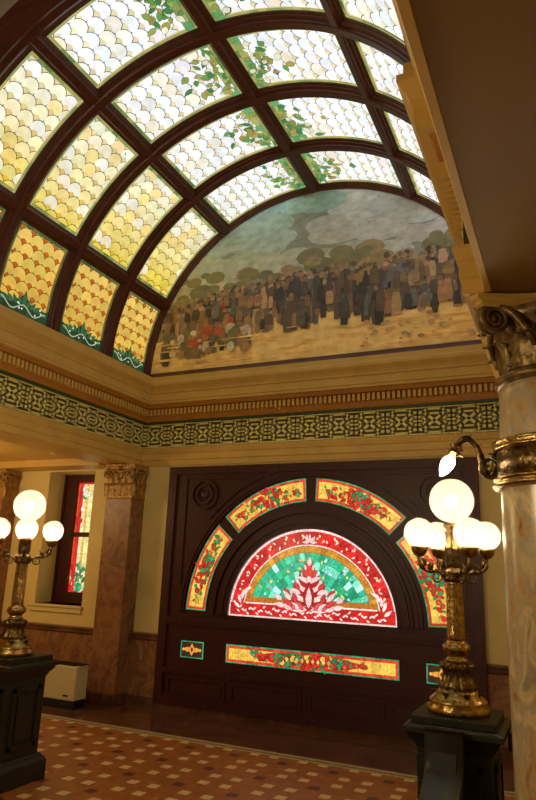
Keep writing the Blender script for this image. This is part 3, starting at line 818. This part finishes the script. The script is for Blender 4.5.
# ------------------------------------------------------------------ pilasters
def leafblade(mb, base, out, up_h, w, curl, n=7, mi=0, wid=None):
    """acanthus leaf rising from base, bending outward along unit vector out"""
    out = Vector(out); side = Vector((-out.y, out.x, 0)); vs = []
    for i in range(n+1):
        t = i/n
        c = Vector(base)+Vector((0, 0, up_h*sin(t*pi*.62)/1.0))+out*(curl*(t**2.4))
        ww = w*(.75+.35*sin(pi*t*1.1))*(1-.55*t**3)
        sc = .85 if i % 2 else 1.08
        vs += [c-side*ww*sc-out*.006, c-side*ww*.4*sc+out*.01, c+out*.0, c+side*ww*.4*sc+out*.01, c+side*ww*sc-out*.006]
    fs = [(i*5+k, i*5+k+1, (i+1)*5+k+1, (i+1)*5+k) for i in range(n) for k in range(4)]
    back = [Vector(v)-out*.014 for v in vs]; m = len(vs)
    mb.raw(vs+back, fs+[tuple(m+q for q in reversed(f)) for f in fs]+[(0, 5*0+m, m+1, 1)]
           + [(i*5, (i+1)*5, m+(i+1)*5, m+i*5) for i in range(n)]+[(i*5+4, m+i*5+4, m+(i+1)*5+4, (i+1)*5+4) for i in range(n)]+[(n*5, n*5+4, m+n*5+4, m+n*5)], mi, True)
def spiral(mb, c, ex, ez, r0, turns=2.2, th=.012, mi=0, start=pi/2, sgn=1):
    P = []; Rr = []; ex = Vector(ex); ez = Vector(ez)
    n = int(turns*14)
    for i in range(n+1):
        t = i/n; a = start+sgn*turns*2*pi*t; r = r0*(1-t)**.8+.006
        P.append(Vector(c)+ex*(r*cos(a))+ez*(r*sin(a))); Rr.append(th*(1-.55*t))
    mb.tube(P, Rr, 8, mi)
def pilaster(x0, x1, label):
    y0 = 7.2
    t = thing('pilaster', ((x0+x1)/2, (y0+YW)/2, 0), label, 'pilaster', 'pilasters against the far wall')
    mb = MB(); mb.box(x0, x1, y0, YW-.001, .13, 2.60); mb.build('shaft', PINK, t, bevel=.008)
    mb = MB(); mb.box(x0-.012, x1+.012, y0-.012, YW-.001, .007, .13)
    mb.build('base', DARKM, t, bevel=.01)
    mb = MB()
    mb.box(x0-.012, x1+.012, y0-.012, YW-.001, 2.60, 2.625)
    mb.raw(*[[(x, y, z) for z, e in ((2.625, 0), (2.85, .0), (2.98, .03)) for x, y in ((x0-e, y0-e), (x1+e, y0-e), (x1+e, YW-.001), (x0-e, YW-.001))],
             [(k+4*j, (k+1) % 4+4*j, (k+1) % 4+4*j+4, k+4*j+4) for j in range(2) for k in range(4)]])
    mb.box(x0-.04, x1+.04, y0-.04, YW-.001, 2.99, 3.03); mb.box(x0-.03, x1+.03, y0-.03, YW-.001, 3.03, 3.066)
    w = x1-x0
    for rz, hh, cu, ns in ((2.63, .17, .06, (0, .25, .5, .75, 1)), (2.70, .25, .08, (.125, .375, .625, .875))):
        for s in ns: leafblade(mb, (x0+w*s, y0-.002, rz), (0, -1, 0), hh, .05, cu)
        for s in (0.1, .5, .9): leafblade(mb, (x1+.002, y0+.27*s, rz), (1, 0, 0), hh, .045, cu)
    for x, sg in ((x0+.03, 1), (x1-.03, -1)):
        spiral(mb, (x, y0-.05, 2.925), (1, 0, 0), (0, 0, 1), .06, 1.8, .014, sgn=sg)
        mb.tube([(x-sg*0, y0-.04, 2.985), (x+sg*.10, y0-.035, 2.97), (x+sg*.16, y0-.02, 2.86)], .012)
    spiral(mb, (x1+.05, y0+.03, 2.925), (0, 1, 0), (0, 0, 1), .06, 1.8, .014)
    mb.sphere(((x0+x1)/2, y0-.05, 3.0), .035, 12, 8)
    mb.build('capital', CAPM, t, 'carved dull gold leaf capital')
pilaster(-5.78, -5.35, 'pink marble pilaster between the side window and the wooden window wall')
pilaster(-8.13, -7.72, 'pink marble pilaster left of the side window, at the left edge behind the lamp')

# ------------------------------------------------------------------ big round column, right foreground
CCX, CCY = -.015, 3.35
ct_ = thing('marble_column', (CCX, CCY, 0), 'round cream and rust veined marble column in the right foreground', 'column')
mb = MB(); mb.lathe([(.285, .3), (.285, .9), (.283, 1.6), (.275, 2.2), (.262, 2.6), (.26, 2.66)], (CCX, CCY, 0), 64); mb.build('shaft', PALE, ct_)
mb = MB(); mb.frustum((CCX, CCY), .38, .38, .002, .12); mb.lathe([(.37, .12), (.38, .15), (.37, .19), (.32, .2), (.31, .23), (.33, .25), (.34, .27), (.32, .3), (.29, .305)], (CCX, CCY, 0), 48); mb.build('base', DARKM, ct_)
mb = MB()
mb.lathe([(.262, 2.655), (.275, 2.665), (.285, 2.68), (.28, 2.70), (.262, 2.71), (.255, 2.72)], (CCX, CCY, 0), 48)
mb.build('neck_ring', GILT, ct_, 'gilded ring')
cap = MB()
cap.lathe([(.245, 2.70), (.24, 2.78), (.25, 2.88), (.28, 2.96), (.32, 3.0)], (CCX, CCY, 0), 48)
for k in range(8):
    a = 2*pi*k/8+pi/8; o = (cos(a), sin(a), 0)
    leafblade(cap, (CCX+.245*o[0], CCY+.245*o[1], 2.71), o, .16, .085, .09)
for k in range(8):
    a = 2*pi*k/8; o = (cos(a), sin(a), 0)
    leafblade(cap, (CCX+.245*o[0], CCY+.245*o[1], 2.74), o, .25, .075, .10)
capo = cap.build('capital', GILT, ct_, 'carved gilded leaf capital')
for k in range(4):
    a = pi/4+k*pi/2; o = Vector((cos(a), sin(a), 0)); c = Vector((CCX, CCY, 2.955))+o*.36
    mb = MB()
    for sd in (-1, 1):
        si = Vector((-o.y, o.x, 0))*sd
        ex = (o*.93+si*-.2).normalized()
        spiral(mb, c+si*.024, ex, (0, 0, 1), .068, 2.3, .017, sgn=-1)
        b0 = Vector((CCX, CCY, 2.80))+o*.24+si*.14
        mb.tube([b0, b0+Vector((0, 0, .08))+o*.03-si*.01, b0+Vector((0, 0, .17))+o*.06-si*.06, c+Vector((0, 0, .068))+si*.03-o*.01], [.010, .016, .018, .016], 8)
    mb.sphere(c, .03, 12, 8)
    mb.build('volute', GILT, capo)
mb = MB()   # abacus with concave sides
def abac(h, z):
    P = []
    for k in range(4):
        a = pi/4+k*pi/2; b = a+pi/2
        p = Vector((cos(a), sin(a)))*h*1.414; q = Vector((cos(b), sin(b)))*h*1.414
        d = (q-p).normalized(); nrm = (p+q).normalized()
        for i in range(11):
            t = i/10; s = p+(q-p)*(.06+.88*t); s = s-nrm*(.10*sin(pi*t)); P.append((CCX+s.x, CCY+s.y, z))
    return P
rings = [abac(.315, 3.005), abac(.33, 3.02), abac(.33, 3.035), abac(.345, 3.045), abac(.345, 3.068)]
n = len(rings[0]); vs = [p for r in rings for p in r]
fs = [(j*n+k, j*n+(k+1) % n, (j+1)*n+(k+1) % n, (j+1)*n+k) for j in range(len(rings)-1) for k in range(n)]
fs += [tuple(range(n-1, -1, -1)), tuple(range((len(rings)-1)*n, len(rings)*n))]
mb.raw(vs, fs); mb.build('abacus', GOLDP, ct_)

# ------------------------------------------------------------------ bronze collar with electric candles on the column
sc_ = thing('column_sconce', (CCX, CCY, 2.2), 'bronze and brass collar lamp with bare bulbs clasped round the marble column', 'wall lamp')
mb = MB(); r = .283
mb.lathe([(r-.01, 2.1594), (r+.02, 2.1594), (r+.03, 2.1674), (r+.03, 2.1794), (r+.012, 2.1874), (r+.012, 2.1954), (r+.024, 2.1994), (r+.024, 2.2074), (r+.004, 2.2114)], (CCX, CCY, 0), 64)
mb.lathe([(r-.005, 2.3314), (r+.01, 2.3354), (r+.022, 2.3434), (r+.022, 2.3554), (r+.012, 2.3594), (r+.026, 2.3714), (r+.026, 2.3834), (r-.01, 2.3874)], (CCX, CCY, 0), 64)
mb.build('brass_ring', BRASS, sc_)
mb = MB(); mb.lathe([(r-.005, 2.2074), (r+.006, 2.2114), (r+.006, 2.3314), (r-.005, 2.3354)], (CCX, CCY, 0), 64); mb.build('collar', BRONZE, sc_)
LIGHTS = []
def sconce_arm(ang):
    o = Vector((cos(ang), sin(ang), 0)); B = Vector((CCX, CCY, 0)); Z = Vector((0, 0, 1))
    P = lambda r, z: B+o*r+Z*z
    mb = MB()
    pts = [P(.295, 2.30), P(.308, 2.245), P(.328, 2.23), (P(.347, 2.25)), P(.358, 2.30), P(.375, 2.37), P(.405, 2.41), P(.435, 2.425), P(.462, 2.41), P(.475, 2.392)]
    # smooth the path
    Q = []
    for i in range(len(pts)-1):
        p0, p1, p2, p3 = pts[max(i-1, 0)], pts[i], pts[i+1], pts[min(i+2, len(pts)-1)]
        for q in range(4):
            t = q/4; Q.append(.5*((2*p1)+(p2-p0)*t+(2*p0-5*p1+4*p2-p3)*t*t+(3*p1-p0-3*p2+p3)*t**3))
    Q.append(pts[-1])
    mb.tube(Q, [.016+.006*sin(i*.5)*.5 for i in range(len(Q))], 10)
    side = Vector((-o.y, o.x, 0))
    for sd in (-1, 1):
        spiral(mb, P(.325, 2.275)+side*sd*.012, o, Z, .055, 2, .012)
    for i in (14, 20, 26): mb.raw([Q[i]+Z*.014-side*.015, Q[i]+Z*.014+side*.015, Q[i]+Z*.03-o*.03], [(0, 1, 2), (2, 1, 0)])
    arm = mb.build('sconce_arm', BRONZE, sc_)
    d = (o*.5-Z*.86).normalized(); c = P(.478, 2.385)
    Rm = Z.rotation_difference(d).to_matrix()
    def lat(prof, mat, nm, par, ribs=0, amp=0):
        m2 = MB(); m2.lathe(prof, (0, 0, 0), 24, ribs=ribs, amp=amp); m2.v = [tuple(c+Rm @ Vector(v)) for v in m2.v]; return m2.build(nm, mat, par)
    lat([(.018, -.02), (.03, -.005), (.036, .0), (.036, .008), (.024, .014), (.03, .02), (.048, .03), (.05, .034), (.026, .032), (.02, .06)], BRASS, 'socket', arm, 6, .12)
    lat([(.006, .055), (.022, .062), (.033, .085), (.034, .105), (.026, .135), (.014, .158), (.003, .172)], BULB, 'bulb', arm)
for a in (180, 276, 0, 90): sconce_arm(rad(a))

# ------------------------------------------------------------------ lamp pedestals
def pedestal(cx, cy, label):
    t = thing('lamp_pedestal', (cx, cy, 0), label, 'pedestal', 'dark pedestals at the stair head')
    c = (cx, cy); mb = MB()
    mb.frustum(c, .265, .265, .001, .14); mb.frustum(c, .265, .235, .14, .18); mb.frustum(c, .235, .22, .18, .20)
    mb.build('plinth', PED, t, bevel=.005)
    mb = MB(); h = .205
    mb.frustum(c, h, h, .20, .80)
    for sx, sy in ((1, 0), (-1, 0), (0, 1), (0, -1)):
        for (u0, u1, z0, z1, d) in ((-.15, .15, .27, .30, .016), (-.15, .15, .70, .73, .016), (-.15, -.12, .27, .73, .016), (.12, .15, .27, .73, .016), (-.09, .09, .33, .67, .01)):
            if sx: x0, x1 = sorted((cx+sx*h, cx+sx*(h+d))); mb.box(x0, x1, cy+u0, cy+u1, z0, z1)
            else: y0, y1 = sorted((cy+sy*h, cy+sy*(h+d))); mb.box(cx+u0, cx+u1, y0, y1, z0, z1)
    mb.build('body', PED, t)
    mb = MB(); mb.frustum(c, .21, .225, .79, .82); mb.frustum(c, .225, .235, .82, .835); mb.frustum(c, .24, .262, .835, .875); mb.frustum(c, .275, .275, .875, .905); mb.frustum(c, .275, .25, .905, .92); mb.frustum(c, .235, .235, .92, .96)
    mb.build('cap', PED, t, bevel=.003)
    return t
PL = (-4.37, 4.42); PR = (-.68, 4.30)
pedestal(*PL, 'dark panelled pedestal under the left brass lamp')
pedestal(*PR, 'dark panelled pedestal under the right brass lamp beside the column')

# handrail dropping from the right pedestal towards the camera
mb = MB()
pathp = [(3.965, .925), (3.963, .90), (3.96, .84), (3.955, .77), (3.94, .72), (3.90, .675), (3.80, .62), (3.6, .50), (3.3, .36), (2.6, .03)]
def hr(y, z, ty, tz):
    L = hypot(ty, tz); ny, nz = -tz/L, ty/L      # normal (pointing up/towards camera)
    if nz < 0 or (abs(nz) < .2 and ny > 0): ny, nz = -ny, -nz
    sec = [(-.10, -.05), (-.103, 0), (-.10, .035), (-.09, .042), (.09, .042), (.10, .035), (.103, 0), (.10, -.05)]
    return [(PR[0]-.03+u, y+ny*w, z+nz*w) for u, w in sec]
R_ = []
for i, (y, z) in enumerate(pathp):
    a = pathp[max(i-1, 0)]; b = pathp[min(i+1, len(pathp)-1)]; R_.append(hr(y, z, b[0]-a[0], b[1]-a[1]))
n = 8; vs = [p for r in R_ for p in r]
fs = [(j*n+k, j*n+(k+1) % n, (j+1)*n+(k+1) % n, (j+1)*n+k) for j in range(len(R_)-1) for k in range(n)]+[tuple(range(n)), tuple(range(len(vs)-n, len(vs)))]
mb.raw(vs, fs, 0, True)
hrt = thing('stair_handrail', (PR[0]-.03, 3.9, 0), 'broad dark handrail curving down in front of the right lamp pedestal', 'handrail')
mb.build('rail', RAILM, hrt)
mb = MB()
mb.raw([(PR[0]-.03+sx*.07, y, z) for sx in (-1, 1) for y, z in ((4.02, 0.001), (4.02, .83), (3.92, .83), (3.84, .56), (3.6, .44), (3.3, .30), (2.75, .04), (2.75, .001))],
       [tuple(range(8)), tuple(range(15, 7, -1))]+[(k, 8+k, 8+(k+1) % 8, (k+1) % 8) for k in range(8)])
mb.build('string_wall', PED, hrt)
# level rail running right from the pedestal behind the column
rt = thing('gallery_rail', (.1, 4.3, 0), 'dark level rail running from the right pedestal to behind the column', 'railing')
mb = MB(); mb.box(PR[0]+.276, 1.0, 4.24, 4.36, .80, .90); mb.build('rail', PED, rt, bevel=.01)
for x in (.25, .55, .85):
    mb = MB(); mb.lathe([(.05, .002), (.05, .08), (.025, .12), (.05, .3), (.03, .55), (.025, .68), (.045, .74), (.045, .8)], (x, 4.3, 0), 20); mb.build('baluster', PED, rt)

# ------------------------------------------------------------------ five-globe brass lamps
GLOBE_R, TOP_R, ARM_R = .093, .140, .24
def lamp(cx, cy, cz, a0, label):
    t = thing('globe_lamp', (cx, cy, cz), label, 'lamp', 'brass five-globe lamps on the pedestals')
    C = (cx, cy, cz)
    mb = MB(); mb.lathe([(.175, .0), (.18, .01), (.18, .035), (.165, .05), (.17, .06), (.165, .075), (.14, .095), (.115, .12), (.10, .14)], C, 48)
    b = mb.build('foot', BRASS, t)
    mb = MB(); mb.lathe([(.10, .13), (.105, .15), (.085, .18), (.075, .21), (.085, .24), (.10, .262), (.085, .28), (.055, .285)], C, 48, ribs=12, amp=.22)
    for k in range(6):
        a = 2*pi*k/6+a0; o = (cos(a), sin(a), 0)
        leafblade(mb, (cx+.12*o[0], cy+.12*o[1], cz+.07), o, .05, .028, .035, 5)
        leafblade(mb, (cx+.07*o[0], cy+.07*o[1], cz+.15), o, .12, .03, .04, 5)
    mb.build('leaf_vase', BRONZE, b)
    mb = MB(); mb.lathe([(.055, .28), (.065, .29), (.06, .30), (.045, .31), (.055, .325), (.075, .345), (.08, .365), (.07, .385), (.055, .392), (.058, .40), (.045, .41)], C, 32, ribs=10, amp=.10)
    mb.build('knop', BRASS, t)
    mb = MB(); mb.lathe([(.048, .40), (.053, .42), (.051, .44), (.050, .60), (.048, .74), (.050, .75)], C, 48, ribs=12, amp=.12, zr=(.43, .73)); mb.build('pole', BRASS, t)
    mb = MB(); mb.lathe([(.045, .745), (.06, .755), (.068, .77), (.06, .785), (.07, .80), (.06, .82), (.04, .83), (.046, .84), (.05, .86), (.05, .95), (.054, .965), (.035, .98), (.045, 1.0), (.035, 1.02), (.03, 1.05), (.05, 1.085), (.06, 1.10), (.052, 1.105)], C, 36, ribs=8, amp=.12)
    for k in range(8):
        a = 2*pi*k/8; o = (cos(a), sin(a), 0); leafblade(mb, (cx+.05*o[0], cy+.05*o[1], cz+.75), o, .04, .018, .03, 4)
        leafblade(mb, (cx+.03*o[0], cy+.03*o[1], cz+.99), o, .07, .014, .03, 4)
    mb.build('crown', BRONZE, t)
    gc = [(cx, cy, cz+1.255, TOP_R)]
    for k in range(4):
        a = a0+k*pi/2; o = Vector((cos(a), sin(a), 0)); Z = Vector((0, 0, 1)); B = Vector(C)
        P = lambda r, z: B+o*r+Z*z
        pts = [P(.045, .775), P(.09, .80), P(.13, .815), P(.17, .81), P(.205, .83), P(.222, .87), P(.225, .91)]
        Q = []
        for i in range(len(pts)-1):
            p0, p1, p2, p3 = pts[max(i-1, 0)], pts[i], pts[i+1], pts[min(i+2, len(pts)-1)]
            for q in range(4):
                s = q/4; Q.append(.5*((2*p1)+(p2-p0)*s+(2*p0-5*p1+4*p2-p3)*s*s+(3*p1-p0-3*p2+p3)*s**3))
        Q.append(pts[-1])
        mb = MB(); mb.tube(Q, [.013+.005*cos(i*.7) for i in range(len(Q))], 10)
        spiral(mb, P(.115, .775), o, Z, .032, 1.6, .007); leafblade(mb, P(.15, .81), -o, .05, .015, .03, 4); leafblade(mb, P(.205, .84), o, .05, .014, .03, 4)
        arm = mb.build('arm', BRONZE, t)
        mb = MB(); mb.lathe([(.014, .895), (.03, .905), (.045, .925), (.05, .945), (.052, .955), (.044, .958)], tuple(B+o*.225), 28, ribs=8, amp=.06); mb.build('globe_holder', BRASS, arm)
        p = P(.225, 1.04); gc.append((*p, GLOBE_R))
    for (x, y, z, r) in gc:
        mb = MB(); mb.sphere((x, y, z), r, 40, 24); g = mb.build('globe', OPAL, t)
        mb = MB(); mb.sphere((x, y, z-.01), .026 if r < .12 else .036, 16, 12, sc=(1, 1, 1.3)); mb.build('bulb', FILAM, g)
    return t
lamp(PL[0]-.02, PL[1]+.0, .96, rad(-45), 'brass lamp with five lit globes on the left pedestal')
lamp(PR[0], PR[1], .96, rad(-56), 'brass lamp with five lit globes beside the marble column on the right')

# ------------------------------------------------------------------ heater, smoke detector
h = thing('fan_heater_cabinet', (-5.95, 7.1, 0), 'cream metal heater cabinet standing on the floor under the side window', 'heater')
x0, x1, y0, y1 = -6.55, -5.60, 6.74, 6.97
mb = MB(); mb.box(x0, x1, y0, y1, .10, .49); mb.build('body', CREAMM, h, bevel=.012)
mb = MB(); mb.box(x0+.01, x1-.01, y0+.012, y1,   .007, .10); mb.build('plinth', BLACKM, h)
mb = MB(); mb.box(x0+.05, x1-.06, y0+.04, y1-.03, .485, .505)
for i in range(22): mb.box(x0+.06+i*.043, x0+.075+i*.043, y0+.045, y1-.035, .50, .512)
mb.build('grille', BLACKM, h, 'black slotted top grille')
mb = MB(); mb.box(x1-.17, x1-.09, y0-.004, y0+.002, .145, .165); mb.build('badge', BLACKM, h)
mb = MB(); mb.lathe([(.055, 3.11), (.06, 3.12), (.06, 3.145), (.065, 3.15), (.065, 3.16)], (-6.14, 6.5, 0), 24); o = mb.build('smoke_detector', WHITEP)
tag(o, 'small round white detector on the aisle ceiling above the side window', 'smoke detector')

# ------------------------------------------------------------------ lights
def point(name, loc, watts, col, r=.05):
    l = bpy.data.lights.new(name, 'POINT'); l.energy = watts; l.color = col; l.shadow_soft_size = r
    o = bpy.data.objects.new(name, l); COL.objects.link(o); o.location = loc; return o
WARM = (1, .70, .33)
# added fill lights out of frame, no fixtures behind them, brightening aisles and hall
point('aisle_fill', (-7.3, 5.4, 2.7), 48, WARM, .12)
point('right_aisle_fill', (1.3, 5.2, 2.6), 22, WARM, .12)
point('hall_fill', (-2.9, .8, 2.7), 118, (1, .76, .42), .2)
point('landing_fill', (1.5, 1.6, 1.5), 4, WARM, .15)  # added low fill that brightens the soffit and column from below

w = bpy.data.worlds.new('World'); SC.world = w; w.use_nodes = True
bg = w.node_tree.nodes['Background']; bg.inputs[0].default_value = (1, .68, .33, 1); bg.inputs[1].default_value = .12

# ------------------------------------------------------------------ camera
cd = bpy.data.cameras.new('Camera'); cam = bpy.data.objects.new('Camera', cd); COL.objects.link(cam)
yw, pt, rl = rad(-25.1), rad(14.6), rad(2.2)
f = Vector((sin(yw)*cos(pt), cos(yw)*cos(pt), sin(pt)))
rt0 = Vector((cos(yw), -sin(yw), 0)); up0 = rt0.cross(f)
rt_ = cos(rl)*rt0+sin(rl)*up0; up_ = -sin(rl)*rt0+cos(rl)*up0
M = Matrix((rt_, up_, -f)).transposed().to_4x4(); M.translation = (0, 0, 1.75)
cam.matrix_world = M
cd.sensor_fit = 'VERTICAL'; cd.sensor_height = 24; cd.lens = 645/800*24; cd.clip_start = .05
SC.camera = cam
SC.view_settings.view_transform = 'Standard'; SC.view_settings.look = 'None'
SC.view_settings.gamma = 1; SC.view_settings.use_curve_mapping = False
SC.view_settings.exposure = 0
